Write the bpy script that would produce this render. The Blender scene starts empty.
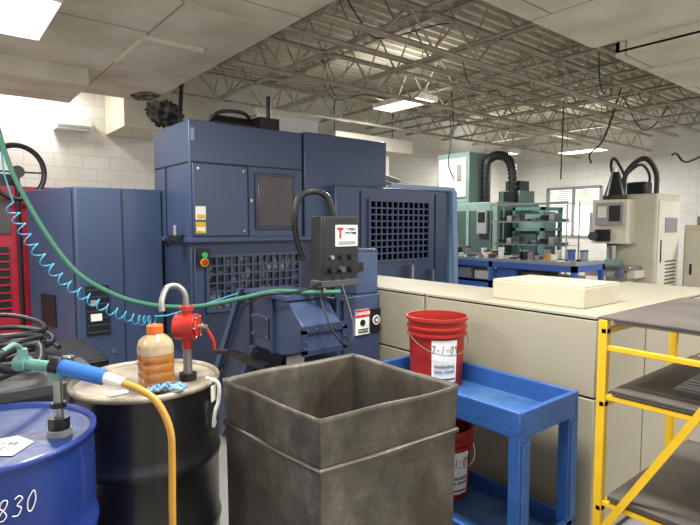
import bpy, math, random
from mathutils import Vector, Matrix
random.seed(4)
C=bpy.context.scene.collection
TH=math.radians(39); PITCH=math.atan(37.5/525)

# ---------------------------------------------------------------- materials
def lin(h):
    h=h.lstrip('#'); r=[]
    for i in (0,2,4):
        v=int(h[i:i+2],16)/255; r.append(v/12.92 if v<=.04045 else ((v+.055)/1.055)**2.4)
    return r+[1]
MC={}
def mat(name,h,rough=.5,metal=0,h2=None,scale=4,lo=.4,hi=.65,bump=0,bscale=30,emit=0,trans=0,coat=0,stretch=None):
    if name in MC: return MC[name]
    m=bpy.data.materials.new(name); m.use_nodes=True; N=m.node_tree.nodes; L=m.node_tree.links
    b=N['Principled BSDF']; b.inputs['Roughness'].default_value=rough; b.inputs['Metallic'].default_value=metal
    b.inputs['Base Color'].default_value=lin(h)
    if coat: b.inputs['Coat Weight'].default_value=coat
    if trans:
        b.inputs['Transmission Weight'].default_value=trans; b.inputs['IOR'].default_value=1.4
    if emit:
        b.inputs['Emission Color'].default_value=lin(h); b.inputs['Emission Strength'].default_value=emit
    tc=N.new('ShaderNodeTexCoord')
    src=tc.outputs['Object']
    if stretch:
        mp=N.new('ShaderNodeMapping'); mp.inputs['Scale'].default_value=stretch; L.new(src,mp.inputs[0]); src=mp.outputs[0]
    if h2:
        n=N.new('ShaderNodeTexNoise'); n.inputs['Scale'].default_value=scale; n.inputs['Detail'].default_value=8; n.inputs['Roughness'].default_value=.65
        L.new(src,n.inputs['Vector'])
        r=N.new('ShaderNodeValToRGB'); r.color_ramp.elements[0].position=lo; r.color_ramp.elements[1].position=hi
        r.color_ramp.elements[0].color=lin(h); r.color_ramp.elements[1].color=lin(h2)
        L.new(n.outputs['Fac'],r.inputs[0]); L.new(r.outputs[0],b.inputs['Base Color'])
    if bump:
        n2=N.new('ShaderNodeTexNoise'); n2.inputs['Scale'].default_value=bscale; L.new(src,n2.inputs['Vector'])
        bp=N.new('ShaderNodeBump'); bp.inputs['Strength'].default_value=bump; bp.inputs['Distance'].default_value=.01
        L.new(n2.outputs['Fac'],bp.inputs['Height']); L.new(bp.outputs[0],b.inputs['Normal'])
    MC[name]=m; return m
def steelmat(name,ha,hb,hc,hr):
    m=bpy.data.materials.new(name); m.use_nodes=True; N=m.node_tree.nodes; L=m.node_tree.links
    b=N['Principled BSDF']; b.inputs['Metallic'].default_value=.5
    tc=N.new('ShaderNodeTexCoord')
    mp0=N.new('ShaderNodeMapping'); mp0.inputs['Scale'].default_value=(1.8,1.8,1.3); L.new(tc.outputs['Object'],mp0.inputs[0])
    n=N.new('ShaderNodeTexNoise'); n.inputs['Scale'].default_value=3.2; n.inputs['Detail'].default_value=14; n.inputs['Roughness'].default_value=.7; L.new(mp0.outputs[0],n.inputs['Vector'])
    r=N.new('ShaderNodeValToRGB'); r.color_ramp.elements[0].position=.3; r.color_ramp.elements[0].color=lin(ha); r.color_ramp.elements[1].position=.75; r.color_ramp.elements[1].color=lin(hc)
    e=r.color_ramp.elements.new(.52); e.color=lin(hb); L.new(n.outputs['Fac'],r.inputs[0])
    def scratch(rot,sc,lo,hi,seed):
        mp=N.new('ShaderNodeMapping'); mp.inputs['Scale'].default_value=sc; mp.inputs['Rotation'].default_value=rot; mp.inputs['Location'].default_value=(seed,seed,seed); L.new(tc.outputs['Object'],mp.inputs[0])
        n2=N.new('ShaderNodeTexNoise'); n2.inputs['Scale'].default_value=2; n2.inputs['Detail'].default_value=4; L.new(mp.outputs[0],n2.inputs['Vector'])
        r2=N.new('ShaderNodeValToRGB'); r2.color_ramp.elements[0].position=lo; r2.color_ramp.elements[0].color=(0,0,0,1); r2.color_ramp.elements[1].position=hi; r2.color_ramp.elements[1].color=(1,1,1,1); L.new(n2.outputs['Fac'],r2.inputs[0]); return r2.outputs[0]
    def mix(a,col,fac,k):
        x=N.new('ShaderNodeMixRGB'); x.inputs[2].default_value=lin(col); mu=N.new('ShaderNodeMath'); mu.operation='MULTIPLY'; mu.inputs[1].default_value=k; L.new(fac,mu.inputs[0]); L.new(mu.outputs[0],x.inputs[0]); L.new(a,x.inputs[1]); return x.outputs[0]
    c=mix(r.outputs[0],hc,scratch((.9,.6,.3),(4,4,110),.66,.69,3),.3)
    c=mix(c,hr,scratch((0,0,0),(1.5,1.5,.8),.47,.62,7),.5)
    L.new(c,b.inputs['Base Color'])
    mr=N.new('ShaderNodeMapRange'); mr.inputs['To Min'].default_value=.28; mr.inputs['To Max'].default_value=.55; L.new(n.outputs['Fac'],mr.inputs['Value']); L.new(mr.outputs[0],b.inputs['Roughness'])
    return m
def brickmat(name,h,h2,hm,axis,bw,bh,mortar=.012,rough=.8,var=.8):
    m=bpy.data.materials.new(name); m.use_nodes=True; N=m.node_tree.nodes; L=m.node_tree.links
    b=N['Principled BSDF']; b.inputs['Roughness'].default_value=rough
    tc=N.new('ShaderNodeTexCoord'); sp=N.new('ShaderNodeSeparateXYZ'); cb=N.new('ShaderNodeCombineXYZ')
    L.new(tc.outputs['Object'],sp.inputs[0]); L.new(sp.outputs[axis[0]],cb.inputs[0]); L.new(sp.outputs[axis[1]],cb.inputs[1])
    k=N.new('ShaderNodeTexBrick'); k.inputs['Scale'].default_value=1; k.inputs['Brick Width'].default_value=bw; k.inputs['Row Height'].default_value=bh
    k.inputs['Mortar Size'].default_value=mortar; k.inputs['Color1'].default_value=lin(h); k.inputs['Color2'].default_value=lin(h2); k.inputs['Mortar'].default_value=lin(hm)
    L.new(cb.outputs[0],k.inputs['Vector'])
    n=N.new('ShaderNodeTexNoise'); n.inputs['Scale'].default_value=1.3; n.inputs['Detail'].default_value=6; L.new(tc.outputs['Object'],n.inputs['Vector'])
    r=N.new('ShaderNodeValToRGB'); r.color_ramp.elements[0].position=.35; r.color_ramp.elements[0].color=(.76,.73,.67,1); r.color_ramp.elements[1].position=.6
    L.new(n.outputs['Fac'],r.inputs[0])
    x=N.new('ShaderNodeMixRGB'); x.blend_type='MULTIPLY'; x.inputs[0].default_value=var
    L.new(k.outputs['Color'],x.inputs[1]); L.new(r.outputs[0],x.inputs[2]); L.new(x.outputs[0],b.inputs['Base Color'])
    bp=N.new('ShaderNodeBump'); bp.inputs['Strength'].default_value=.15; bp.inputs['Distance'].default_value=.006; bp.invert=True
    L.new(k.outputs['Fac'],bp.inputs['Height']); L.new(bp.outputs[0],b.inputs['Normal'])
    return m

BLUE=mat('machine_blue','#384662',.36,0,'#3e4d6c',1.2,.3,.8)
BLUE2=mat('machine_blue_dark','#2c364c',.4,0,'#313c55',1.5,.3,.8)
BLUEL=mat('machine_blue_light','#7f9bbb',.4)
BLK=mat('black_plastic','#141416',.45)
BLKM=mat('black_metal','#1b1b1d',.35,.3,'#2c2b29',6)
SEAM=mat('seam_dark','#161a26',.7)
GLASS=mat('dark_window','#3a3438',.12,0,'#544a4c',2)
GRIDB=mat('grid_back','#101215',.15,0,'#7c8381',6,.5,.62)  # dark glass backing; pale blotches paint in white reflections
GRIDR=mat('grille_back','#23262c',.15,0,'#6d7678',4,.4,.7)
STEEL=steelmat('worn_steel','#4a463f','#6a655c','#958e80','#554a3c')
STEELD=mat('sheet_grey','#5c5c5a',.45,.5,'#7b7a76',6)
STEELI=mat('steel_bright','#a8a8a6',.28,.9)
BEIGE=mat('cabinet_beige','#a29b87',.5,0,'#99927e',1.5,.3,.8)
BEIGE2=mat('cabinet_beige_lid','#a59e8a',.55,0,'#9a937f',3,.4,.8)
CREAM=mat('cream_paint','#d8d3c4',.6,0,'#c9c3b1',3,.4,.75)
WHITE=mat('white_paint','#e8e6e0',.6,0,'#d9d5ca',2,.4,.8)
PAPER=mat('white_label','#eeece6',.6)
RED=mat('bucket_red','#a02319',.45,0,'#8f1d16',4)
REDM=mat('machine_red','#b0203a',.4,0,'#9a1a30',3)
REDP=mat('pump_red','#b82a20',.4,0,'#8f1f18',20)
BLUC=mat('cart_blue','#2d5c9f',.5,0,'#264c8a',5,.35,.75,.2,60)
BLUCT=mat('cart_blue_worn','#315a90',.5,0,'#5d7a96',6,.48,.8,.2,60)
DRB=mat('drum_blue','#1c327a',.35,0,'#203a82',4,coat=.25)
DRBT=mat('drum_blue_lid','#1c2f6a',.4,0,'#2a3654',5,.4,.7,.2,30)
DRK=mat('drum_black','#121214',.3,0,'#1d1c1c',5,coat=.3)
DRT=mat('drum_top_cream','#ada38f',.42,.1,'#4f4236',4,.38,.66,.2,30)
YEL=mat('rack_yellow','#e0b41e',.45,0,'#c9a01a',8,.4,.8)
SHELF=mat('rack_shelf','#4d4844',.55,.1,'#6a625a',5,.35,.75)
YELH=mat('hose_yellow','#bf8c36',.45)
GRNH=mat('hose_green','#38705b',.5)
CYN=mat('hose_cyan','#4aa8cb',.4)
HOSEB=mat('nozzle_blue','#2f69b8',.4)
OIL=mat('oil_amber','#cc8840',.04,0,'#c07a32',6,trans=.55,coat=.8)
ORG=mat('orange_cap','#e0641c',.4)
CLEAR=mat('jug_clear','#e6cfa8',.05,trans=.65,coat=.8)
RAG=mat('blue_rag','#6f97bb',.9,0,'#86a6c0',8,bump=.5)
GREENM=mat('machine_green_grey','#82998f',.5,0,'#738a80',2)
GREEND=mat('machine_green_dark','#3f5550',.5)
TEAL=mat('teal_frame','#5d8a83',.5)
BEIM=mat('mill_beige','#cbc5b0',.5,0,'#bab39c',2)
TBL=mat('table_blue','#3c5ea8',.5)
WOOD=mat('bench_top','#8a8f97',.5)
ORANGE=mat('orange_paint','#c9852e',.5)
GREY=mat('grey_paint','#8b8c8b',.5)
DGREY=mat('dark_grey','#3b3c3e',.5,0,'#4a4a4a',4)
SPOUT=mat('spout_grey','#8c8b86',.45,.7)
TUBE=mat('lamp_lens','#fffcf6',.5,emit=5)
PEEL=mat('torn_insulation','#232220',.9,0,'#8d8778',6,.45,.6,.5,12)
JOIST=mat('joist_cream','#b5ad9a',.6,0,'#8d8573',4,.4,.75)
REDTXT=mat('red_ink','#c01824',.5)
GREENL=mat('green_button','#2fae5a',.4)

# ---------------------------------------------------------------- builder
class B:
    def __init__(s): s.v=[]; s.f=[]; s.fm=[]; s.m=[]; s.parts=[]
    def mi(s,m):
        if m not in s.m: s.m.append(m)
        return s.m.index(m)
    def add(s,vs,fs,m):
        o=len(s.v); s.v+= [Vector(v) for v in vs]; k=s.mi(m); s.parts.append((vs,fs,m))
        for f in fs: s.f.append([o+i for i in f]); s.fm.append(k)
        return s
    def box(s,x0,x1,y0,y1,z0,z1,m):
        return s.add([(x0,y0,z0),(x1,y0,z0),(x1,y1,z0),(x0,y1,z0),(x0,y0,z1),(x1,y0,z1),(x1,y1,z1),(x0,y1,z1)],
          [(0,3,2,1),(4,5,6,7),(0,1,5,4),(1,2,6,5),(2,3,7,6),(3,0,4,7)],m)
    def prism(s,poly,vec,m):
        n=len(poly); vec=Vector(vec); a=[Vector(q) for q in poly]
        nn=Vector((0,0,0))
        for i in range(n): nn+=a[i].cross(a[(i+1)%n])
        if nn.dot(vec)<0: a.reverse()
        b=[q+vec for q in a]
        fs=[tuple(range(n))[::-1],tuple(range(n,2*n))]
        fs+=[(i,(i+1)%n,n+(i+1)%n,n+i) for i in range(n)]
        return s.add(a+b,fs,m)
    def cyl(s,p0,p1,r0,m,r1=None,n=20,cap=True):
        p0=Vector(p0);p1=Vector(p1); r1=r0 if r1 is None else r1
        d=(p1-p0).normalized(); u=d.orthogonal().normalized(); w=d.cross(u)
        vs=[p0+(u*math.cos(2*math.pi*i/n)+w*math.sin(2*math.pi*i/n))*r0 for i in range(n)]
        vs+=[p1+(u*math.cos(2*math.pi*i/n)+w*math.sin(2*math.pi*i/n))*r1 for i in range(n)]
        fs=[(i,(i+1)%n,n+(i+1)%n,n+i) for i in range(n)]
        if cap: fs+=[tuple(range(n))[::-1],tuple(range(n,2*n))]
        return s.add(vs,fs,m)
    def curve(s,pts,sub=6):
        P=[Vector(p) for p in pts]; Q=[]
        E=[P[0]*2-P[1]]+P+[P[-1]*2-P[-2]]
        for i in range(1,len(E)-2):
            for k in range(sub):
                t=k/sub; a,b,c,d=E[i-1],E[i],E[i+1],E[i+2]
                Q.append(.5*((2*b)+(c-a)*t+(2*a-5*b+4*c-d)*t*t+(3*b-a-3*c+d)*t**3))
        Q.append(P[-1]); return Q
    def tube(s,pts,r,m,n=8,sub=6,smooth=True):
        P=[Vector(p) for p in pts]
        if smooth and len(P)>2: P=s.curve(pts,sub)
        vs=[];fs=[]; u=None
        for i,p in enumerate(P):
            d=(P[min(i+1,len(P)-1)]-P[max(i-1,0)]).normalized()
            if u is None: u=d.orthogonal().normalized()
            else:
                u=(u-d*u.dot(d)); u=u.normalized() if u.length>1e-6 else d.orthogonal().normalized()
            w=d.cross(u)
            for k in range(n):
                a=2*math.pi*k/n; vs.append(p+(u*math.cos(a)+w*math.sin(a))*r)
        for i in range(len(P)-1):
            for k in range(n):
                fs.append((i*n+k,i*n+(k+1)%n,(i+1)*n+(k+1)%n,(i+1)*n+k))
        fs+=[tuple(range(n))[::-1],tuple(range((len(P)-1)*n,len(P)*n))]
        return s.add(vs,fs,m)
    def lathe(s,prof,c,m,n=48,closed=True):
        vs=[];fs=[]
        for r,z in prof:
            for i in range(n):
                a=2*math.pi*i/n; vs.append((c[0]+r*math.cos(a),c[1]+r*math.sin(a),z))
        for j in range(len(prof)-1):
            for i in range(n):
                fs.append((j*n+i,j*n+(i+1)%n,(j+1)*n+(i+1)%n,(j+1)*n+i))
        if closed: fs+=[tuple(range(n))[::-1],tuple(range((len(prof)-1)*n,len(prof)*n))]
        return s.add(vs,fs,m)
    def patch(s,c,r,a0,a1,z0,z1,m,n=12,r1=None):
        r1=r if r1 is None else r1
        vs=[];fs=[]
        for i in range(n+1):
            a=a0+(a1-a0)*i/n
            vs+=[(c[0]+r*math.cos(a),c[1]+r*math.sin(a),z0),(c[0]+r1*math.cos(a),c[1]+r1*math.sin(a),z1)]
        for i in range(n): fs.append((2*i,2*i+2,2*i+3,2*i+1))
        return s.add(vs,fs,m)
    def make(s,name,parent=None,label=None,cat=None,bevel=0,group=None,kind=None,ang=35,solid=0):
        me=bpy.data.meshes.new(name)
        lo=Vector([min(v[i] for v in s.v) for i in range(3)]); hi=Vector([max(v[i] for v in s.v) for i in range(3)])
        c=(lo+hi)/2; c.z=lo.z
        me.from_pydata([v-c for v in s.v],[],s.f)
        for m in s.m: me.materials.append(m)
        me.polygons.foreach_set('material_index',s.fm); me.polygons.foreach_set('use_smooth',[True]*len(s.f))
        me.update(); me.set_sharp_from_angle(angle=math.radians(ang))
        o=bpy.data.objects.new(name,me); o.location=c; C.objects.link(o)
        if solid:
            q=o.modifiers.new('s','SOLIDIFY'); q.thickness=solid; q.offset=0
        if bevel:
            q=o.modifiers.new('b','BEVEL'); q.width=bevel; q.segments=2; q.limit_method='ANGLE'; q.angle_limit=math.radians(40)
        tag(o,parent,label,cat,group,kind); return o
    def each(s,name,parent,**k):
        for vs,fs,m in s.parts: B().add(vs,fs,m).make(name,parent,**k)
def tag(o,parent=None,label=None,cat=None,group=None,kind=None):
    if parent:
        o.parent=parent
        o.matrix_parent_inverse=Matrix.Translation(-W[parent.name])
    W[o.name]=o.location.copy()
    if label: o['label']=label
    if cat: o['category']=cat
    if group: o['group']=group
    if kind: o['kind']=kind
W={}
def empty(name,loc,label,cat,group=None):
    o=bpy.data.objects.new(name,None); o.location=loc; o.empty_display_size=.1; C.objects.link(o)
    tag(o,None,label,cat,group); return o
FR={'-Y':((1,0,0),(0,0,1),(0,-1,0)),'-X':((0,-1,0),(0,0,1),(-1,0,0)),'+Z':((1,0,0),(0,1,0),(0,0,1))}
def text(name,body,loc,size,m,parent,face='-Y',cyl=None,rot=0,label=None,shear=0,off=0):
    cu=bpy.data.curves.new('t','FONT'); cu.body=body; cu.size=size; cu.align_x='CENTER'; cu.align_y='CENTER'; cu.shear=shear
    cu.extrude=.0008; cu.resolution_u=3; cu.offset=off
    t=bpy.data.objects.new('t',cu); C.objects.link(t)
    bpy.context.view_layer.update()
    me=bpy.data.meshes.new_from_object(t.evaluated_get(bpy.context.evaluated_depsgraph_get()))
    bpy.data.objects.remove(t)
    b=B(); R=Matrix.Rotation(rot,3,'Z'); vs=[]
    for v in me.vertices:
        p=R@v.co
        if cyl:
            cx,cy,r,a0=cyl; a=a0+p.x/r; vs.append((cx+(r+p.z)*math.cos(a),cy+(r+p.z)*math.sin(a),loc[2]+p.y))
        else:
            r_,u_,n_=[Vector(k) for k in FR[face]]; vs.append(Vector(loc)+r_*p.x+u_*p.y+n_*p.z)
    b.add(vs,[tuple(f.vertices) for f in me.polygons],m)
    return b.make(name,parent,label)
ST={'8':[[(.5,.5),(.15,.7),(.3,1),(.7,.95),(.65,.65),(.3,.4),(.2,.1),(.55,0),(.8,.2),(.5,.5)]],
 '3':[[(.15,.9),(.5,1),(.8,.8),(.4,.55),(.8,.35),(.6,.02),(.1,.08)]],
 '0':[[(.5,1),(.15,.6),(.25,.1),(.6,0),(.85,.45),(.7,.9),(.5,1)]],
 '6':[[(.8,1),(.3,.6),(.2,.15),(.6,0),(.75,.35),(.3,.4)]],
 '7':[[(.1,.95),(.8,1),(.4,0)]],'1':[[(.5,1),(.45,0)]],'-':[[(.15,.5),(.8,.55)]],'9':[[(.75,.9),(.3,.95),(.3,.6),(.75,.7),(.7,0)]]}
def strokes(name,s,c,r,a0,z,h,m,parent,th=.002,slope=0):
    b=B(); w=h*.62; n=len(s)
    for i,ch in enumerate(s):
        for st in ST[ch]:
            pts=[]
            for x,y in st:
                u=(i-n/2)*w+x*w*.85+y*h*.15; v=y*h+slope*u; a=a0+u/r
                pts.append((c[0]+r*math.cos(a),c[1]+r*math.sin(a),z+v))
            b.tube(pts,th,m,n=5,sub=4)
    return b.make(name,parent,ang=80)
def struct(b,name): 
    return b.make(name,kind='structure')

# ---------------------------------------------------------------- setting
FLOOR=mat('floor_concrete','#827f79',.6,0,'#9d9a92',2,.35,.7,.2,10)
struct(B().box(-4,14.2,-2.5,9.4,-.1,0,FLOOR),'floor')
WB=brickmat('block_wall_back','#e9e7e0','#e5e3dc','#d8d5cd',(0,2),.4,.2,.008,var=.4)
WR=brickmat('block_wall_side','#e9e8e3','#e5e4df','#d9d7d1',(1,2),.4,.2,.008,var=.4)
struct(B().box(-4,14,9.2,9.4,0,4.4,WB),'wall_back')
b=B()
b.box(14,14.2,-2.5,6.7,0,4.4,WR).box(14,14.2,8.24,9.4,0,4.4,WR).box(14,14.2,6.7,8.24,2.5,4.4,WR).box(14,14.2,6.7,8.24,0,1.2,WR)
struct(b,'wall_right')
SKYL=mat('window_daylight','#f4f6f8',.8,emit=1.5)
BLIND=mat('blind_slats','#cfccc2',.7)
b=B()
b.box(13.98,14.05,6.66,6.74,1.16,2.54,GREY).box(13.98,14.05,8.2,8.28,1.16,2.54,GREY).box(13.98,14.05,6.7,8.24,2.48,2.56,GREY).box(13.98,14.05,6.7,8.24,1.14,1.22,GREY).box(13.98,14.05,7.44,7.5,1.2,2.5,GREY)
b.box(14.12,14.13,6.7,8.24,1.2,2.5,SKYL)
for i in range(8): b.box(14.03,14.07,6.74,7.44,2.42-i*.055,2.425-i*.055+.032,BLIND)
for i in range(16): b.box(14.03,14.07,7.5,8.2,2.42-i*.055,2.425-i*.055+.032,BLIND)
struct(b,'window_1')
DECK=mat('deck_cream','#d0c8b5',.65,0,'#b5ac97',2,.35,.75)
b=B(); vs=[];fs=[];y=-2.5;prof=[]
while y<9.3:
    prof+=[(y,4.34),(y+.09,4.34),(y+.11,4.25),(y+.17,4.25)]; y+=.19
for (yy,z) in prof: vs+=[(-4,yy,z),(14.2,yy,z)]
for i in range(len(prof)-1): fs.append((2*i,2*i+2,2*i+3,2*i+1))
b.add(vs,fs,DECK).box(-4,14.2,-2.5,9.4,4.36,4.4,DECK); struct(b,'ceiling')
SOF=brickmat('soffit_panels','#e2dccb','#d6cfbd','#a79e89',(1,0),2.4,1.2,.012,.7,1)
b=B().box(-4,2.65,-2.5,7.95,3.3,3.36,SOF).box(2.61,2.65,-2.5,7.95,3.36,3.62,SOF).box(-4,2.65,7.91,7.95,3.36,3.62,SOF); struct(b,'trim_1')
b=B().box(3.1,5.4,-2.5,2.72,3.3,3.36,SOF).box(3.1,5.4,2.68,2.72,3.36,3.9,SOF).box(3.1,3.14,-2.5,2.7,3.36,3.9,SOF); struct(b,'trim_2')
b=B().box(5.42,11.5,-2.5,2.5,3.16,3.22,SOF).box(5.42,11.5,2.46,2.5,3.22,3.9,SOF).box(5.42,5.46,-2.5,2.5,3.2,3.9,SOF); struct(b,'trim_3')
b=B().box(-4,1.55,6.7,7.8,3.1,3.298,SOF).box(-4,1.6,7.8,7.93,3.14,3.29,SOF).box(-4,.2,5.2,6.65,3.2,3.298,SOF).box(1.7,2.3,5.2,6.2,3.25,3.298,SOF).box(.9,2.55,2.2,4.2,3.275,3.298,SOF); struct(b,'trim_5')
# bulkhead dropping beyond the soffit, with a compact peeling patch on its face
n=60
def rpoly(cx,cy,rx,ry,seed,n=60):
    R=random.Random(seed); return [(cx+rx*math.cos(2*math.pi*i/n)*(.82+.25*R.random()),cy+ry*math.sin(2*math.pi*i/n)*(.82+.25*R.random())) for i in range(n)]
BK=mat('bulkhead_cream','#ddd6c4',.65,0,'#cdc5b0',3,.4,.7)
b=B().box(2.35,3.35,8.15,9.19,2.95,4.25,BK).box(3.35,3.9,8.5,9.19,3.1,4.25,BK)
b.add([(x,8.145,z) for x,z in rpoly(2.95,3.2,.32,.22,12)],[tuple(range(n))[::-1]],PEEL)
b.add([(x,8.143,z) for x,z in rpoly(3.15,3.08,.12,.1,8)],[tuple(range(n))[::-1]],PEEL)
b.add([(min(x,2.648),min(y,7.94),3.294) for x,y in rpoly(2.5,7.62,.2,.3,5)],[tuple(range(n))[::-1]],PEEL)
struct(b,'trim_4')

# joists
def truss(name,p0,p1,zt,zb,step,r,label,group,h=.03,w=.03):
    p0=Vector(p0);p1=Vector(p1);d=p1-p0;L=d.length;d.normalize();s=Vector((-d.y,d.x,0))
    b=B()
    for z in (zt,zb):
        for sg in (-1,1):
            q=[p0+s*(.006*sg)+Vector((0,0,z)),p0+s*(w*sg)+Vector((0,0,z)),p0+s*(w*sg)+Vector((0,0,z+h*.35)),p0+s*(.006*sg)+Vector((0,0,z+h))]
            b.prism(q,d*L,JOIST)
    n=int(L/step)
    for i in range(n):
        a=p0+d*(i*step)+Vector((0,0,zb+.015)); c=p0+d*((i+.5)*step)+Vector((0,0,zt+.015)); e=p0+d*((i+1)*step)+Vector((0,0,zb+.015))
        b.cyl(a,c,r,JOIST,n=6,cap=False); b.cyl(c,e,r,JOIST,n=6,cap=False)
    return b.make(name,label=label,cat='roof joist',group=group)
for i in range(9):
    x=4.05+(i-1)*1.28 if i else 2.75
    truss('roof_joist',(x,2.9,0),(x,8.1 if i==0 else 9.15,0),4.2,3.66,.66,.013,'cream painted open-web steel roof joist','open-web roof joists',.045,.04)
for yy in (3.8,5.5,7.3):
    truss('roof_girder',(2.75,yy,0),(13.95,yy,0),3.66,3.3,.72,.013,'cream painted steel girder truss crossing under the joists','girder trusses',.048,.038)
def pipe(name,pts,r,m,label,cat,smooth=True,group=None,sub=6,n=8):
    return B().tube(pts,r,m,n=n,smooth=smooth,sub=sub).make(name,label=label,cat=cat,group=group,ang=60)
for yy,z,r,x1 in ((3.1,3.6,.025,13.9),(4.9,3.6,.03,13.9),(5.03,3.62,.014,13.9),(6.7,3.6,.02,13.9)):
    pipe('ceiling_conduit',[(2.8,yy,z),(x1,yy,z)],r,JOIST,'cream painted conduit pipe run below the joists','pipe',False,'ceiling conduits')
for xx,z in ((4.9,3.54),(8.0,3.54)):
    pipe('ceiling_conduit',[(xx,2.9,z),(xx,9.1,z)],.02,JOIST,'cream painted conduit pipe run below the joists','pipe',False,'ceiling conduits')
def cord(pts,r=.012): pipe('hanging_cord',pts,r,BLK,'black power cord drooping from the ceiling','cord',group='hanging cords')
cord([(3.3,4.4,4.1),(3.5,4.2,3.6),(3.9,4.3,3.5),(4.6,4.1,3.75),(5.2,4.3,3.95)],.007)
cord([(2.75,6.9,3.7),(2.7,6.9,2.9),(2.72,6.92,2.52)],.03)
cord([(7.2,6.1,3.8),(7.25,6.1,3.2),(7.2,6.15,2.6),(7.3,6.1,2.3)],.01)
cord([(9.3,5.2,3.8),(9.28,5.2,3.0),(9.3,5.22,2.35)],.013)
cord([(8.35,3.0,2.5),(8.45,2.98,2.52),(8.7,2.9,2.42),(9.4,2.7,2.8),(9.8,2.6,3.6)],.016)
cord([(7.6,3.8,2.4),(7.7,3.87,2.55),(8.2,3.9,2.85),(8.9,4.0,3.7)],.012)
cord([(5.0,6.9,3.8),(5.2,6.8,3.5),(5.6,6.6,3.6),(6.0,6.5,3.6)],.008)
cord([(5.6,4.6,3.8),(5.9,4.7,3.45),(6.4,4.9,3.5),(6.9,5.3,3.8)],.007)
cord([(8.1,6.9,3.8),(8.15,6.9,3.3),(8.1,6.9,2.9)],.01)
cord([(4.2,5.8,3.8),(4.5,5.9,3.3),(5.0,6.1,3.4),(5.4,6.2,3.7)],.007)
cord([(9.9,4.4,3.8),(10.4,4.3,3.3),(11.0,4.3,3.4),(11.4,4.2,3.8)],.01)
cord([(6.9,3.4,3.8),(7.2,3.5,3.35),(7.9,3.7,3.4),(8.4,3.9,3.8)],.008)

# lamps
def lamp(x,y,z,lx,ly,label,stems=True,ztop=4.2,power=90,up=0):
    e=empty('high_bay_lamp',(x,y,z),label,'ceiling light','ceiling lights')
    b=B(); b.box(x-lx/2,x+lx/2,y-ly/2,y+ly/2,z+.06,z+.09,WHITE).box(x-lx/4,x+lx/4,y-ly/2,y+ly/2,z+.09,z+.14,WHITE)
    for sg in (-1,1):
        b.prism([(x+sg*lx/2,y-ly/2,z+.09),(x+sg*lx/2,y-ly/2,z+.06),(x+sg*(lx/2+.05),y-ly/2,z)],(0,ly,0),WHITE)
    b.box(x-lx/2-.05,x+lx/2+.05,y-ly/2-.02,y-ly/2,z-.005,z+.09,WHITE).box(x-lx/2-.05,x+lx/2+.05,y+ly/2,y+ly/2+.02,z-.005,z+.09,WHITE)
    b.make('housing',e)
    B().box(x-lx/2-.02,x+lx/2+.02,y-ly/2,y+ly/2,z+.005,z+.02,TUBE).make('lens',e)
    if stems:
        for yy in (y-ly/2+.1,y+ly/2-.1): B().cyl((x,yy,z+.12),(x,yy,ztop),.006,BLKM,n=6).make('hanger',e)
    def al(nm,zz,en,flip):
        l=bpy.data.lights.new(nm,'AREA'); l.shape='RECTANGLE'; l.size=lx; l.size_y=ly; l.energy=en; l.color=(1,.987,.96)
        o=bpy.data.objects.new(nm,l); o.location=(x,y,zz); C.objects.link(o)
        if flip: o.rotation_euler=(math.pi,0,0)
        tag(o,e)
    al('lamp_glow',z-.03,power,False)
    if up: al('ceiling_fill',z+.16,up,True)  # upward fill light added above the housing to brighten the ceiling
lamp(6.15,6.2,3.44,.36,1.0,'bright fluorescent fixture hung from joists',power=140,up=14)
lamp(.60,4.9,3.12,.42,1.0,'added out-of-view fluorescent fixture under the white ceiling panel, for fill light',ztop=3.3,power=80)
lamp(12.0,6.2,3.2,.4,1.0,'small distant lit fluorescent fixture',power=85,up=14)
lamp(11.4,8.1,3.26,.3,1.0,'small distant lit fluorescent fixture',power=55,up=10)
lamp(1.2,1.2,3.12,.42,1.2,'added out-of-view fluorescent fixture under the white ceiling panel, for fill light',ztop=3.27,power=130)  # overhead fixture out of frame, added for fill light
lamp(-1.8,3.2,3.15,.42,1.2,'added out-of-view fluorescent fixture under the white ceiling panel, for fill light',ztop=3.3,power=100)  # added off to the left, out of view, to light the room
lamp(3.9,-.4,3.1,.42,1.2,'added out-of-view fluorescent fixture under the white ceiling panel, for fill light',ztop=3.3,power=130)  # unseen fill fixture added beyond the right edge of view
lamp(9.5,.6,2.98,.42,1.2,'added out-of-view fluorescent fixture under the white ceiling panel, for fill light',ztop=3.16,power=130)  # far-right fixture outside the view, added for extra light
lamp(1.4,8.55,3.7,.3,1.1,'added fluorescent fixture hidden by the soffit, to brighten the back wall',power=28)  # added out of sight above the soffit edge to light the wall

# ---------------------------------------------------------------- machining centre
e=empty('machining_center',(3.2,5.3,0),'large slate blue enclosed machining center with gridded windows','machine')
B().box(1.98,3.26,4.86,5.85,1.37,2.5,BLUE).make('upper_enclosure',e,bevel=.012)
B().box(3.28,4.5,4.84,5.9,1.37,2.52,BLUE).make('upper_enclosure',e,bevel=.012)
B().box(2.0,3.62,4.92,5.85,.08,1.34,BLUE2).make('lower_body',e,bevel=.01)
B().box(1.96,3.6,4.83,5.87,1.33,1.38,BLUE).make('ledge',e,bevel=.008)
b=B().box(1.995,3.25,4.852,4.862,2.095,2.107,SEAM).box(1.972,1.982,4.9,5.8,2.095,2.107,SEAM).box(2.585,2.597,4.85,4.862,1.38,2.1,SEAM).box(1.97,1.982,5.48,5.49,1.38,2.1,SEAM)
b.each('panel_seam',e)
B().box(2.0,2.58,4.835,4.862,1.39,2.09,BLUE).make('door',e,bevel=.01)
B().box(2.67,3.14,4.835,4.862,1.45,2.04,BLUE2).box(2.695,3.115,4.828,4.84,1.48,2.01,GLASS).make('window',e,bevel=.008)
b=B()
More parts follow.
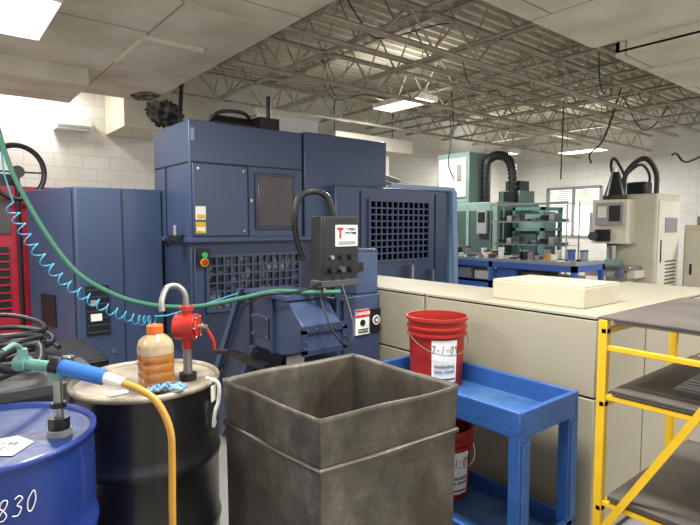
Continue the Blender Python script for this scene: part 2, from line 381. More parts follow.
for x,z in ((2.05,2.04),(2.53,2.04),(2.05,1.44),(2.53,1.44)): b.cyl((x,4.836,z),(x,4.828,z),.012,STEELI,n=8)
b.cyl((2.62,4.862,1.75),(2.62,4.84,1.75),.018,STEELI,n=10)
b.each('bolt',e)
def grid(parent,x0,x1,z0,z1,y,nx,nz,frame,bar,back,name='grid_window'):
    b=B().box(x0,x1,y+.02,y+.03,z0,z1,back)
    f=.03
    b.box(x0-f,x1+f,y-.012,y+.03,z1,z1+f,frame).box(x0-f,x1+f,y-.012,y+.03,z0-f,z0,frame).box(x0-f,x0,y-.012,y+.03,z0,z1,frame).box(x1,x1+f,y-.012,y+.03,z0,z1,frame)
    w=.009
    for i in range(1,nx): 
        x=x0+(x1-x0)*i/nx; b.box(x-w,x+w,y-.004,y+.02,z0,z1,bar)
    for i in range(1,nz):
        z=z0+(z1-z0)*i/nz; b.box(x0,x1,y-.003,y+.02,z-w,z+w,bar)
    return b.make(name,parent)
grid(e,2.17,3.22,.66,1.18,4.89,13,6,BLUE,BLUE,GRIDB)
B().box(2.03,2.13,4.905,4.925,.5,1.27,BLUE).box(2.045,2.115,4.898,4.91,.55,.75,BLUE2).make('access_panel',e,bevel=.005)
B().box(3.6,5.5,4.7,5.7,.08,1.95,BLUE).make('door_housing',e,bevel=.015)
grid(e,4.1,5.1,1.08,1.78,4.68,11,9,BLUE,BLUE,GRIDR)
B().box(3.95,3.97,4.692,4.702,.3,1.9,SEAM).box(5.24,5.26,4.692,4.702,.3,1.9,SEAM).box(3.62,3.94,4.692,4.702,1.0,1.012,SEAM).each('panel_seam',e)
b=B().prism([(4.4,4.64,1.95),(5.5,4.64,1.95),(5.53,4.64,1.93),(5.62,4.64,.1),(5.7,4.64,.1),(5.62,4.64,1.93),(5.56,4.64,2.0),(4.4,4.64,2.0)],(0,.05,0),BLUEL).prism([(5.56,4.69,2.0),(5.62,4.69,1.93),(5.7,4.69,.1),(5.55,4.69,.1)],(0,.95,0),BLUEL)
b.make('door_frame',e,bevel=.004,label='pale blue-grey flat panel edge')
B().box(5.1,5.14,4.6,4.7,.5,.92,STEELI).box(4.7,4.74,4.58,4.7,.6,1.0,STEELI).each('handle',e,label='bright steel pull handle')
B().prism([(1.14,5.61,.06),(1.97,5.61,.06),(1.97,6.6,.06),(.865,6.6,.06)],(0,0,1.81),BLUE).make('side_cabinet',e,bevel=.012)
sl=Vector((.865-1.14,6.6-5.61,0)).normalized(); nrm=Vector((-sl.y,sl.x,0)); 
if nrm.x>0: nrm=-nrm
def slp(t,z,o=.004): q=Vector((1.14,5.61,0))+sl*t+nrm*o; return Vector((q.x,q.y,z))
B().prism([slp(.45,.45),slp(.75,.45),slp(.75,.78),slp(.45,.78)],nrm*.01,BLK).make('vent',e)
B().prism([slp(.05,.1),slp(.06,.1),slp(.06,1.84),slp(.05,1.84)],nrm*.004,SEAM).make('panel_seam',e)
b=B().box(1.2,1.42,5.598,5.612,.4,.9,BLK)
for i in range(7): b.box(1.21,1.41,5.585,5.6,.43+i*.07,.445+i*.07,BLUE2)
b.box(1.24,1.34,5.58,5.6,.55,.62,PAPER).box(1.24,1.3,5.58,5.6,.7,.76,GREY)
b.make('vent_grille',e)
B().box(1.56,1.565,5.6,5.612,.1,1.85,SEAM).make('panel_seam',e)
for x in (1.3,1.45,1.7,1.85): B().cyl((x,5.61,.22),(x,5.585,.22),.022,STEELI,n=10).make('cabinet_latch',e)
b=B().box(2.03,2.15,4.81,4.84,1.1,1.27,BLKM).cyl((2.09,4.815,1.21),(2.09,4.79,1.21),.028,GREENL).cyl((2.09,4.815,1.14),(2.09,4.79,1.14),.03,REDP).cyl((2.09,4.812,1.14),(2.09,4.806,1.14),.042,YEL)
b.make('control_switch',e)
B().box(2.02,2.12,4.828,4.836,1.55,1.68,PAPER).box(2.03,2.11,4.826,4.83,1.56,1.6,YEL).make('warning_label',e)
B().box(2.02,2.12,4.828,4.836,1.42,1.53,YEL).box(2.03,2.11,4.826,4.83,1.44,1.48,PAPER).make('warning_label',e)
B().prism([(1.995,4.855,2.3),(2.03,4.855,2.3),(2.03,4.855,2.42),(1.995,4.855,2.42)],(0,-.004,0),mat('pale_mark','#8d97ad',.6)).make('logo_plate',e)
b=B().box(2.4,3.1,5.2,5.7,2.5,2.58,BLKM).cyl((2.45,5.4,2.6),(2.9,5.4,2.6),.09,BLKM).box(2.9,3.15,5.15,5.4,2.5,2.68,BLKM).cyl((3.1,5.3,2.6),(3.1,5.3,2.95),.025,BLKM).tube([(2.4,5.4,2.55),(2.5,5.3,2.7),(2.8,5.3,2.72),(2.95,5.4,2.6)],.02,BLK)
b.make('drive_unit',e,label='black motor and hoses on the roof')
B().box(3.25,4.15,5.8,5.84,2.5,2.9,WHITE).box(3.23,4.17,5.78,5.86,2.88,2.93,CREAM).make('panel_board',e,label='white board standing on the roof')
b=B().box(1.84,1.97,5.0,5.1,1.34,1.4,BLKM).cyl((1.9,5.05,1.4),(1.9,5.05,1.5),.02,STEELI).tube([(1.9,5.05,1.36),(1.8,5.0,1.3),(1.75,4.9,1.38)],.01,BLK)
b.make('air_fitting',e)

# ---------------------------------------------------------------- chip conveyor
e=empty('chip_conveyor',(1.7,3.2,0),'slate blue chip conveyor with sloped bolted discharge head beside steel bin','conveyor')
hp=[(2.3,.82),(2.3,.94),(2.46,1.08),(2.9,1.09),(2.9,.76),(2.52,.76)]
B().prism([(1.55,y,z) for y,z in hp],(.26,0,0),BLUE).make('discharge_head',e,bevel=.006)
b=B()
b.box(1.525,1.835,2.44,2.93,1.083,1.105,BLUE)
b.box(1.53,1.83,2.285,2.305,.92,.96,BLUE2).box(1.53,1.56,2.285,2.305,.81,.94,BLUE2).box(1.8,1.83,2.285,2.305,.81,.94,BLUE2).box(1.53,1.83,2.285,2.305,.8,.83,BLUE2)
b.box(1.53,1.55,2.6,2.63,.76,1.08,BLUE2).box(1.53,1.55,2.88,2.91,.76,1.08,BLUE2)
for i in range(5): b.cyl((1.56+i*.06,2.287,.94),(1.56+i*.06,2.28,.94),.007,STEELI,n=8)
for z in (.84,.88):
    for x in (1.545,1.815): b.cyl((x,2.287,z),(x,2.28,z),.007,STEELI,n=8)
for y,z in ((2.67,.84),(2.84,.84),(2.67,.95),(2.84,.95)): b.cyl((1.54,y,z),(1.53,y,z),.007,STEELI,n=8)
b.make('flange',e)
B().box(1.538,1.55,2.66,2.85,.83,.96,BLUE2).make('cover_plate',e,bevel=.003)
ip=[(2.85,.76),(2.88,1.08),(2.98,1.08),(3.45,.32),(4.88,.32),(4.88,.06),(3.28,.06)]
B().prism([(1.56,y,z) for y,z in ip],(.25,0,0),BLUE2).make('incline',e,bevel=.006)
B().prism([(1.525,2.97,1.1),(1.525,3.02,1.1),(1.525,3.5,.34),(1.525,3.45,.32)],(.03,0,0),BLUE).prism([(1.525,2.82,.76),(1.525,2.87,.76),(1.525,3.32,.06),(1.525,3.27,.06)],(.03,0,0),BLUE).each('side_rail',e)
b=B().tube([(1.5,2.75,.02),(1.5,2.75,.75)],.02,BLKM).tube([(1.85,3.0,.02),(1.85,3.0,.75)],.02,BLKM).box(1.48,1.52,2.6,3.05,.66,.7,BLKM)
b.each('support_leg',e)
B().prism([(1.88,2.45,.35),(2.23,2.45,.35),(2.23,2.8,.35),(1.88,2.8,.35)],(0,0,.72),BLUE).make('drive_housing',e,bevel=.01)
B().box(2.04,2.23,2.47,2.75,1.07,1.34,BLUE).box(2.04,2.23,2.465,2.755,1.33,1.35,BLUE2).make('drive_housing',e,bevel=.01)
B().box(1.92,1.98,2.43,2.45,.4,1.05,BLUE2).make('side_plate',e)
s=B().box(2.02,2.13,2.44,2.449,.825,.98,PAPER).box(2.02,2.13,2.436,2.441,.935,.98,REDTXT).make('warning_sign',e,label='white sign with red danger header')
text('lettering','DANGER',(2.075,2.435,.957),.028,PAPER,s,off=.0005)
B().box(2.04,2.115,2.436,2.441,.84,.846,BLK).box(2.04,2.115,2.436,2.441,.855,.861,BLK).cyl((2.075,2.4385,.9),(2.075,2.434,.9),.02,BLK,n=12).make('symbol',s)
B().box(2.15,2.225,2.44,2.449,.83,.975,BLK).cyl((2.188,2.442,.905),(2.188,2.436,.905),.031,PAPER,n=16).cyl((2.188,2.437,.905),(2.188,2.434,.905),.021,BLK,n=16).box(2.178,2.198,2.431,2.435,.895,.915,PAPER).make('warning_sign',e,label='black sign with white ring symbol')
GB=mat('box_charcoal','#242528',.4,.2,'#2d2e31',6)
B().box(1.70,1.965,2.35,2.45,1.15,1.55,GB).box(1.71,1.955,2.342,2.352,1.23,1.54,BLK).box(1.695,1.97,2.34,2.455,1.15,1.19,DGREY).make('control_box',e,bevel=.006,label='charcoal control box with white label')
b=B()
for x,m in ((1.76,BLKM),(1.83,DGREY),(1.9,BLKM)): b.cyl((x,2.345,1.25),(x,2.315,1.25),.018,m,n=16)
b.cyl((1.76,2.345,1.32),(1.76,2.325,1.32),.012,STEELI).cyl((1.83,2.345,1.32),(1.83,2.32,1.32),.014,BLKM).cyl((1.9,2.345,1.32),(1.9,2.32,1.32),.016,BLKM)
b.each('knob',e)
p=B().box(1.79,1.945,2.334,2.342,1.38,1.50,PAPER).box(1.805,1.93,2.331,2.335,1.39,1.41,GREY).make('label_plate',e,label='white plate with red logo')
B().box(1.796,1.842,2.331,2.335,1.472,1.487,REDTXT).box(1.812,1.827,2.331,2.335,1.425,1.474,REDTXT).make('logo',p)
text('lettering','TURBO\nSYSTEMS',(1.895,2.332,1.465),.022,BLK,p,off=.0004)
B().tube([(1.68,2.5,1.3),(1.64,2.51,1.43),(1.625,2.5,1.556),(1.655,2.49,1.657),(1.73,2.45,1.69),(1.80,2.42,1.65),(1.83,2.40,1.54)],.018,BLKM,n=10).make('conduit_hose',e,label='black flexible conduit arch')
B().box(1.8,2.1,2.46,2.5,1.22,1.27,BLKM).box(1.83,1.87,2.45,2.49,1.08,1.3,BLKM).make('support_bracket',e)
B().tube([(1.72,2.36,1.16),(1.62,2.24,1.1),(1.62,2.14,.95),(1.7,2.12,.87),(1.79,2.18,.95),(1.83,2.33,1.16)],.006,BLK).make('cable',e)
B().tube([(1.71,2.36,1.18),(1.5,2.3,1.15),(1.42,2.5,1.12),(1.5,2.9,1.0)],.008,BLK).make('cable',e)

# ---------------------------------------------------------------- steel bin
e=empty('scrap_bin',(1.21,1.56,0),'square open-topped bin of worn brown-grey sheet steel','bin')
def ringz(z,ox,seed,n=14,wob=.005):
    x0,x1,y0,y1=.89-ox,1.535+ox,1.26-ox,1.875+ox; P=[]
    cs=[(x0+.045,y0+.04),(x1,y0),(x1,y1),(x0,y1)]
    for k in range(4):
        a=Vector(cs[k]); c=Vector(cs[(k+1)%4]); t=(c-a).normalized(); nn=Vector((t.y,-t.x))
        for i in range(n):
            f=i/n; q=a.lerp(c,f)
            bulge=math.sin(math.pi*f)*wob*(1+math.sin(seed*3+k*2))
            q=q+nn*(bulge+.0025*math.sin(f*9+k*3+z*7)*math.sin(math.pi*f))
            P.append((q.x,q.y,z+(.005*math.sin(f*6+k*1.7)*math.sin(math.pi*f) if z>.85 else 0)))
    return P
def shell(zs,m,sd):
    b=B(); vs=[];n=56
    for z,ox in zs: vs+=ringz(z,ox,sd)
    fs=[]
    for j in range(len(zs)-1):
        for i in range(n): fs.append((j*n+i,j*n+(i+1)%n,(j+1)*n+(i+1)%n,(j+1)*n+i))
    b.add(vs,fs,m); return b,n
b,n_=shell([(.715,.003),(.717,.009),(.728,.009),(.736,.0035)],STEEL,1); b.make('folded_seam',e,solid=.001,ang=20)
b,n_=shell([(.03,-.004),(.2,-.004),(.45,-.003),(.7,-.001),(.75,.0),(.82,.002),(.88,.005),(.9,.008)],STEEL,1)
b.box(.95,1.52,1.32,1.86,.02,.03,STEEL); b.make('sheet_wall',e,solid=.0022,ang=20)
b=B()
for (x,y) in ((1.0,1.38),(1.47,1.32),(1.47,1.81),(.95,1.81)): b.box(x-.04,x+.04,y-.04,y+.04,0,.02,STEELD)
b.each('foot',e)

# ---------------------------------------------------------------- drums
def drum(c,body,top,label,name='oil_drum'):
    e=empty(name,(c[0],c[1],0),label,'drum'); r=.283
    prof=[(r,.0),(r+.005,.01),(r,.02)]
    for z0 in (.29,.58):
        prof+=[(r-.003,z0-.03),(r+.002,z0-.02),(r+.006,z0),(r+.002,z0+.02),(r-.003,z0+.03)]
    for z in (.68,.72,.76,.80): prof+=[(r-.003,z-.012),(r+.0,z)]
    prof+=[(r-.004,.85),(r,.862)]
    B().lathe([(r*.98,0)]+prof,c,body,64).make('body',e,ang=60)
    B().lathe([(r,.862),(r+.006,.868),(r+.006,.88),(r-.002,.885),(r-.01,.88),(r-.012,.868)],c,body if top is DRBT else DRT,64,closed=False).make('rim',e,ang=60)
    b=B().lathe([(.001,.871),(r*.5,.871),(r*.8,.869),(r-.012,.868)],c,top,48,closed=False)
    b.make('lid',e)
    return e
BD=(.68,2.16); UD=(.12,1.85)
e=drum(BD,DRK,DRT,'black steel drum with stained tan lid')
B().cyl((.55,2.3,.87),(.55,2.3,.888),.03,STEELI).make('bung',e)
b=B().tube([(.85,1.965,.89),(.885,1.93,.87),(.885,1.93,.8),(.868,1.925,.76),(.862,1.93,.7),(.872,1.935,.72)],.008,PAPER,n=6)
b.patch(BD,.293,-.95,-.8,.8,.865,PAPER); b.make('strap',e,label='torn white tape strip')
e=drum(UD,DRB,DRBT,'blue steel drum with white handwriting and label')
strokes('handwriting','0830',UD,.2875,math.radians(-86),.745,.052,PAPER,e,.0016,.05)
strokes('handwriting','16-',UD,.2885,math.radians(-88),.665,.05,PAPER,e,.0016,.1)
B().prism([(.07,1.73,.8725),(.16,1.66,.8725),(.22,1.73,.8725),(.19,1.81,.8725),(.09,1.82,.8725)],(0,0,.001),PAPER).make('paper_label',e)
text('printing','60 98\n7201',(.145,1.745,.874),.03,DGREY,e,face='+Z',rot=-.6)
B().cyl((.29,1.75,.868),(.29,1.75,.889),.034,GREY).make('bung',e)
B().cyl((.0,1.98,.868),(.0,1.98,.885),.025,GREY).make('bung',e)

px,py=.81,2.05
e=empty('hand_pump',(.81,2.05,.872),'red rotary hand pump with dull grey curved spout on drum lid','pump')
B().cyl((px,py,.8725),(px,py,.9),.035,BLKM).cyl((px,py,.9),(px,py,1.02),.018,SPOUT).make('stem',e)
b=B().cyl((px+.03,py-.03,1.09),(px-.03,py+.03,1.09),.053,REDP,n=28).cyl((px+.035,py-.035,1.09),(px+.03,py-.03,1.09),.04,REDP,n=28).cyl((px,py,1.0),(px,py,1.17),.021,REDP).cyl((px,py,1.155),(px,py,1.175),.028,REDP)
for i in range(6):
    a=i*math.pi/3; cx=px+.036+.044*math.cos(a)*.707; cy=py-.036+.044*math.cos(a)*.707; b.cyl((cx,cy,1.09+.044*math.sin(a)),(cx-.005,cy+.005,1.09+.044*math.sin(a)),.005,STEELI,n=8)
b.make('pump_body',e,bevel=.003)
B().cyl((px+.03,py-.03,1.09),(px+.06,py-.06,1.09),.01,SPOUT).tube([(px+.055,py-.055,1.09),(px+.085,py-.06,1.03),(px+.09,py-.06,.98)],.007,REDP).cyl((px+.09,py-.06,.985),(px+.13,py-.1,.985),.011,BLK).make('crank',e)
B().tube([(px,py,1.17),(px-.005,py+.005,1.225),(px-.03,py+.02,1.255),(px-.07,py+.02,1.25),(px-.1,py-.005,1.205),(px-.105,py-.02,1.165)],.012,SPOUT,n=12).make('spout',e)

jx,jy=.665,2.0
e=empty('liquid_jug',(jx,jy,.873),'clear plastic jug of amber liquid with orange cap','jug')
def sq(r,z,rr=.3,n=32):
    P=[]
    for i in range(n):
        a=2*math.pi*i/n; c,s=math.cos(a),math.sin(a); k=(abs(c)**4+abs(s)**4)**-.25; k=1+(k-1)*(1-rr)
        P.append((jx+r*k*c,jy+r*k*s,z))
    return P
def sqloft(prof,m,b):
    vs=[];n=32
    for r,z,rr in prof: vs+=sq(r,z,rr)
    fs=[(j*n+i,j*n+(i+1)%n,(j+1)*n+(i+1)%n,(j+1)*n+i) for j in range(len(prof)-1) for i in range(n)]
    fs+=[tuple(range(n))[::-1],tuple(range((len(prof)-1)*n,len(prof)*n))]
    return b.add(vs,fs,m)
pr=[(.055,.873,.3)]
for i in range(4):
    z=.884+i*.034; pr+=[(.0625,z,.3),(.0625,z+.026,.3),(.061,z+.03,.3)]
pr+=[(.0625,1.015,.3)]
sqloft(pr,OIL,B()).make('liquid',e,ang=60)
sqloft([(.0625,1.0155,.3),(.0625,1.045,.3),(.057,1.065,.4),(.043,1.08,.8),(.028,1.088,1),(.024,1.1,1)],CLEAR,B()).make('jug_shoulder',e,ang=60)
B().cyl((jx,jy,1.09),(jx,jy,1.122),.03,ORG,n=24).make('cap',e,bevel=.003)

b=B(); vs=[];n2=18
for i in range(n2):
    for j in range(n2):
        u=i/(n2-1)-.5; v=j/(n2-1)-.5
        x=.67+.15*u*.777+.04*v*.63+.006*math.sin(j*1.3+i*.4); y=1.907-.15*u*.35+.04*v*.777+.006*math.sin(i*1.1+j*.7)
        vs.append((x,y,.892+.03*abs(math.sin(i*.8+j*.6)*math.cos(j*.7-i*.35))*(1-abs(u))))
b.add(vs,[(i*n2+j,(i+1)*n2+j,(i+1)*n2+j+1,i*n2+j+1) for i in range(n2-1) for j in range(n2-1)],RAG)
b.make('shop_rag',label='crumpled light blue shop rag in front of jug on drum lid',cat='rag',solid=.004,ang=80)
B().box(.5,.57,2.02,2.06,.872,.876,PAPER).make('paper_scrap',label='small white paper scrap on drum lid',cat='paper')

e=empty('transfer_nozzle',(.29,1.75,.89),'blue hose nozzle on grey fitting above blue drum','nozzle')
b=B().cyl((.29,1.75,.89),(.29,1.75,.925),.03,BLKM).cyl((.29,1.75,.925),(.29,1.75,1.05),.013,STEELI).cyl((.29,1.75,.955),(.29,1.75,.97),.022,BLKM).cyl((.29,1.75,1.04),(.29,1.75,1.09),.024,TEAL)
b.cyl((.21,1.83,1.085),(.29,1.75,1.075),.017,TEAL).cyl((.2,1.84,1.085),(.225,1.815,1.085),.024,TEAL)
b.box(.2,.225,1.81,1.835,1.1,1.13,TEAL).tube([(.21,1.83,1.13),(.19,1.8,1.15),(.16,1.78,1.14)],.007,TEAL)
b.make('fitting',e)
B().cyl((.29,1.75,1.08),(.4,1.66,1.045),.024,HOSEB,n=20).cyl((.4,1.66,1.045),(.44,1.62,1.03),.018,PAPER,r1=.014,n=20).cyl((.28,1.76,1.083),(.3,1.74,1.077),.028,BLKM).make('nozzle_grip',e,bevel=.003)
B().tube([(.442,1.618,1.029),(.475,1.575,1.015),(.51,1.53,.98),(.535,1.5,.9),(.535,1.49,.8),(.525,1.47,.6),(.53,1.46,.3),(.56,1.4,.05),(.6,1.3,.014),(.75,1.1,.014)],.0105,YELH,n=12).make('fluid_hose',label='tan yellow hose hanging from blue nozzle to floor',cat='hose',ang=60)
B().tube([(.1,2.3,.9),(.2,2.35,1.0),(.32,2.32,1.04),(.3,2.16,1.0),(.2,2.04,1.02),(.12,1.98,1.06),(-.1,2.0,1.08)],.013,BLK).make('rubber_hose',label='thick black rubber hose draped behind drums',cat='hose',ang=60)
e=empty('tool_stand',(.25,2.7,0),'dark metal stand cluttered with black hoses and fittings','stand')
b=B().box(-.1,.6,2.5,2.95,.78,.82,DGREY)
for x,y in ((-.08,2.52),(.54,2.52),(-.08,2.92),(.54,2.92)): b.box(x,x+.03,y,y+.03,0,.78,DGREY)
b.box(-.1,.6,2.5,2.95,.3,.32,DGREY)
b.make('frame',e)
def small(name,bb,label,cat,**k): return bb.make(name,label=label,cat=cat,**k)
small('metal_can',B().lathe([(.045,.821),(.05,.825),(.05,.93),(.046,.935),(.046,.93),(.001,.925)],(-.03,2.6),DGREY,24,closed=False),'dark metal can on cluttered stand','can')
small('hose_fitting',B().box(.44,.52,2.58,2.66,.821,.86,BLKM).cyl((.48,2.62,.86),(.48,2.62,.91),.025,STEELI,n=12),'small black and steel hose fitting on cluttered stand','fitting',bevel=.003)
small('coiled_cable',B().tube([(.24+.15*math.cos(a)*(1+.1*math.sin(a*2.3)),2.72+.15*math.sin(a)*(1+.12*math.cos(a*1.7)),.834+.0045*a+.02*(1+math.sin(a*1.3))) for a in [i*.4 for i in range(80)]],.011,BLK,sub=2),'tangled black cable heaped on cluttered stand','cable')
small('parts_crate',B().box(-.1,.75,3.1,3.75,0,.74,DGREY).box(-.12,.77,3.08,3.77,.72,.76,BLKM),'dark metal crate behind the cluttered stand','crate',bevel=.01)
small('rubber_hose',B().tube([(.3+.28*math.cos(a)*(1-.02*a),3.4+.25*math.sin(a),.776+.012*a+.015*(1+math.sin(a*1.9))) for a in [i*.4 for i in range(38)]],.014,BLK,sub=3),'black rubber hose looped on dark parts crate','hose')

pipe('air_hose',[(.22,3.72,3.3),(.27,3.65,2.6),(.36,3.57,1.98),(.46,3.49,1.64),(.64,3.33,1.27),(.82,3.2,1.11),(1.0,3.06,1.04),(1.2,2.9,1.03),(1.4,2.72,1.08),(1.54,2.57,1.125),(1.66,2.42,1.122),(1.78,2.28,1.13)],.0135,GRNH,'green rubber air hose drooping from ceiling to conveyor','hose',n=10)
base=[Vector(q) for q in ((.40,3.72,1.62),(.50,3.64,1.38),(.64,3.5,1.16),(.80,3.35,1.02),(.95,3.22,.94),(1.04,3.13,.93))]
def cr(P,t):
    n=len(P)-1; i=min(int(t*n),n-1); f=t*n-i
    E=[P[0]*2-P[1]]+P+[P[-1]*2-P[-2]]; a,b_,c,d=E[i:i+4]
    return .5*((2*b_)+(c-a)*f+(2*a-5*b_+4*c-d)*f*f+(3*b_-a-3*c+d)*f**3)
pts=[];turns=19
for i in range(turns*10+1):
    t=i/(turns*10); p=cr(base,t); q=cr(base,min(t+.01,1)); pz=cr(base,max(t-.01,0)); d=(q-pz).normalized()
    u=(Vector((0,0,1))-d*d.z).normalized(); w=d.cross(u); a=2*math.pi*turns*t
    pts.append(p+(u*math.cos(a)+w*math.sin(a))*.029)
pipe('coiled_air_hose',[(.36,3.6,2.0),(.38,3.7,1.8)]+pts+[(1.1,3.1,.96),(1.2,3.0,1.0),(1.42,2.8,1.1)],.0045,CYN,'light blue coiled air hose hanging below green hose','hose',sub=1,n=6)

# ---------------------------------------------------------------- blue utility cart
e=empty('utility_cart',(1.94,1.54,0),'blue plastic two-shelf utility cart with tray top','cart')
X0,X1,Y0,Y1=1.72,2.16,1.1,2.0
def tray(z0,z1,nm):
    b=B().box(X0+.01,X1-.01,Y0+.01,Y1-.01,z0,z0+.02,BLUCT)
    b.box(X0,X0+.022,Y0,Y1,z0,z1,BLUC).box(X1-.022,X1,Y0,Y1,z0,z1,BLUC).box(X0+.022,X1-.022,Y0,Y0+.022,z0,z1,BLUC).box(X0+.022,X1-.022,Y1-.022,Y1,z0,z1,BLUC)
    return b.make(nm,e,bevel=.006)
tray(.68,.79,'top_tray'); tray(.14,.23,'bottom_tray')
for (x,y) in ((X0,Y0),(X1-.06,Y0),(X0,Y1-.06),(X1-.06,Y1-.06)):
    b=B()
    xa,xb=(x,x+.075) if x==X0 else (x-.015,x+.06)
    b.box(xa,xb,y,y+.05,.2,.69,BLUC).box(xa+.015,xb-.015,y-.006,y+.0,.24,.66,BLUC)
    b.make('leg',e,bevel=.008)
    B().cyl((x+.03,y+.01,.05),(x+.03,y+.045,.05),.05,BLK,n=20).box(x+.01,x+.05,y-.0,y+.055,.08,.15,STEELI).make('caster',e)

def bucket(c,z,label,da=0):
    e=empty('plastic_bucket',(c[0],c[1],z),label,'bucket','red plastic buckets')
    k=.93
    P=[(.125,0),(.13,.005),(.139,.27),(.15,.272),(.15,.285),(.141,.288),(.142,.305),(.152,.308),(.152,.318),(.143,.322),(.144,.35),(.155,.353),(.155,.37),(.147,.37),(.142,.3),(.126,.012),(.001,.01)]
    prof=[(r,z+h*k) for r,h in P]
    B().lathe(prof,c,RED,48,closed=False).lathe([(.001,z),(.125,z)],c,RED,48,closed=False).make('pail',e,ang=40)
    a=math.radians(-128)+da
    B().patch(c,.1322,a-.35,a+.6,z+.03,z+.24,PAPER,r1=.1405).patch(c,.1345,a-.3,a+.55,z+.045,z+.052,DGREY).make('label_patch',e)
    text('printing','WARNING\nkeep closed',(0,0,z+.1),.022,DGREY,e,cyl=(c[0],c[1],.138,a+.12))
    strokes('handwriting','7-1-09',c,.1415,a+.12,z+.175,.038,BLK,e,.0014)
    b=B(); b.tube([(c[0]+.157*math.cos(t),c[1]+.157*math.sin(t),z+.27-.1*abs(math.sin((t-a+1.3)))) for t in [a-1.3+i*.3 for i in range(11)]],.0025,STEELI,n=6)
    b.make('handle',e)
bucket((2.005,1.775),.701,'red plastic bucket with white label standing on cart top')
bucket((1.995,1.715),.162,'red plastic bucket with white label on lower cart shelf',.25)

# ---------------------------------------------------------------- beige cabinets
def cabinet(x0,x1,y0,y1,label):
    e=empty('storage_cabinet',((x0+x1)/2,(y0+y1)/2,0),label,'cabinet','beige cabinets')
    B().box(x0,x1,y0+.003,y1-.003,.05,.72,BEIGE).box(x0+.03,x1-.03,y0+.02,y1-.02,0,.05,BLKM).make('lower_body',e,bevel=.004)
    B().box(x0,x1,y0+.003,y1-.003,.73,1.078,BEIGE).make('upper_body',e,bevel=.004)
    B().box(x0-.004,x1+.002,y0+.001,y1-.001,1.085,1.1,BEIGE2).make('lid',e,bevel=.003)
    B().box(x0+.01,x1-.01,y0+.01,y1-.01,.715,.735,SEAM).box(x0+.01,x1-.01,y0+.01,y1-.01,1.07,1.086,SEAM).make('seam',e)
cabinet(2.28,2.80,1.09,2.11,'grey-beige metal storage cabinet with plain back panels')
cabinet(2.28,2.80,2.12,3.15,'grey-beige metal storage cabinet with plain back panels')
cabinet(2.81,3.85,1.09,1.65,'grey-beige metal storage cabinet with plain back panels')
e=empty('flat_box',(2.62,1.46,1.1),'flat cream box lying on beige cabinets','box')
BX=mat('box_cream','#bbb39c',.6,0,'#b3ab94',3)
B().box(2.42,2.79,1.22,1.74,1.1,1.2,BX).make('box_body',e,bevel=.005)
B().box(2.422,2.788,1.222,1.738,1.2,1.206,BX).make('lid',e)

# ---------------------------------------------------------------- yellow rack
e=empty('shelf_rack',(2.18,.2,0),'yellow steel rack with dark worn shelves','rack')
RX0,RX1,RY0,RY1=1.83,2.5,-.5,.87
for x in (RX0,RX1-.03):
    for y in (RY0,RY1-.03):
        B().box(x,x+.03,y,y+.03,0,1.17,YEL).make('post',e,bevel=.003)
for z in (1.17,.92,.54):
    B().box(RX0-.0,RX1+.1,RY0,RY1-.05 if z<1 else RY1,z,z+.01,SHELF).box(RX0+.002,RX0+.03,RY0,RY1-.05,z-.01,z,SHELF).make('shelf',e,bevel=.002)
b=B()
for z in (1.08,.905,.52):
    b.box(RX0+.005,RX0+.025,RY0,RY1,z-.018,z,YEL)
b.box(RX0,RX1,RY1-.03,RY1-.01,.86,.88,YEL).box(RX0,RX1,RY1-.03,RY1-.01,.48,.5,YEL).box(RX0,RX1,RY1-.03,RY1-.01,1.12,1.14,YEL)
b.each('rail',e,bevel=.002)
B().prism([(RX0-.004,.455,1.06),(RX0-.004,.482,1.06),(RX0-.004,.845,.42),(RX0-.004,.818,.42)],(.016,0,0),YEL).prism([(RX0-.004,.455,.42),(RX0-.004,.482,.42),(RX0-.004,-.1,1.06),(RX0-.004,-.127,1.06)],(.016,0,0),YEL).each('brace',e)
for i in range(5):
    B().box(2.0+.008*i,2.25,.3+.012*i,.68-.008*i,.9305+i*.008,.9375+i*.008,GREY if i%2 else STEELI).make('metal_sheet',label='grey metal sheet stacked on rack shelf',cat='sheet',group='stacked metal sheets')

# ---------------------------------------------------------------- background machines
e=empty('vertical_mill',(8.2,5.9,0),'wide grey-green machining center with black ribbed cable carrier arch','machine')
B().box(7.6,8.9,5.4,6.8,0,1.9,GREENM).make('body',e,bevel=.02)
B().box(7.65,8.3,6.05,6.8,1.9,2.82,GREENM).box(7.62,7.65,6.1,6.75,2.0,2.72,CREAM).box(7.6,7.65,6.2,6.3,2.3,2.6,GREY).make('column',e,bevel=.02)
b=B().box(7.57,7.6,5.5,6.6,.95,1.75,GREEND).box(7.7,8.7,5.37,5.4,.95,1.75,GREEND).box(7.55,7.57,5.96,6.02,.95,1.75,GREENM).box(8.15,8.2,5.36,5.38,.95,1.75,GREENM).make('window',e)
pts=[(8.0,5.95,1.9),(8.0,5.95,2.45),(8.02,5.92,2.66),(8.12,5.8,2.76),(8.24,5.66,2.7),(8.3,5.6,2.5),(8.31,5.58,2.1)]
b=B(); cv=b.curve(pts,5)
b.tube(pts,.07,BLK,n=8)
for i in range(1,len(cv)-1):
    d=(cv[i+1]-cv[i-1]).normalized(); b.cyl(cv[i]-d*.016,cv[i]+d*.016,.085,BLKM,n=8)
b.make('cable_carrier',e)
B().box(8.34,8.8,5.45,5.9,1.9,2.12,GREENM).box(8.4,8.7,5.5,5.8,2.12,2.3,GREEND).box(8.2,8.34,5.5,5.7,1.9,2.1,BLKM).make('spindle_drive',e)
B().box(7.5,7.57,5.55,5.75,1.35,1.75,GREY).box(7.49,7.5,5.58,5.72,1.55,1.72,BLK).make('control_panel',e)
B().box(7.5,7.57,6.25,6.31,1.3,1.7,ORANGE).make('warning_strip',e)
B().box(7.5,7.57,6.4,6.55,1.25,1.6,CREAM).make('screen_hood',e)
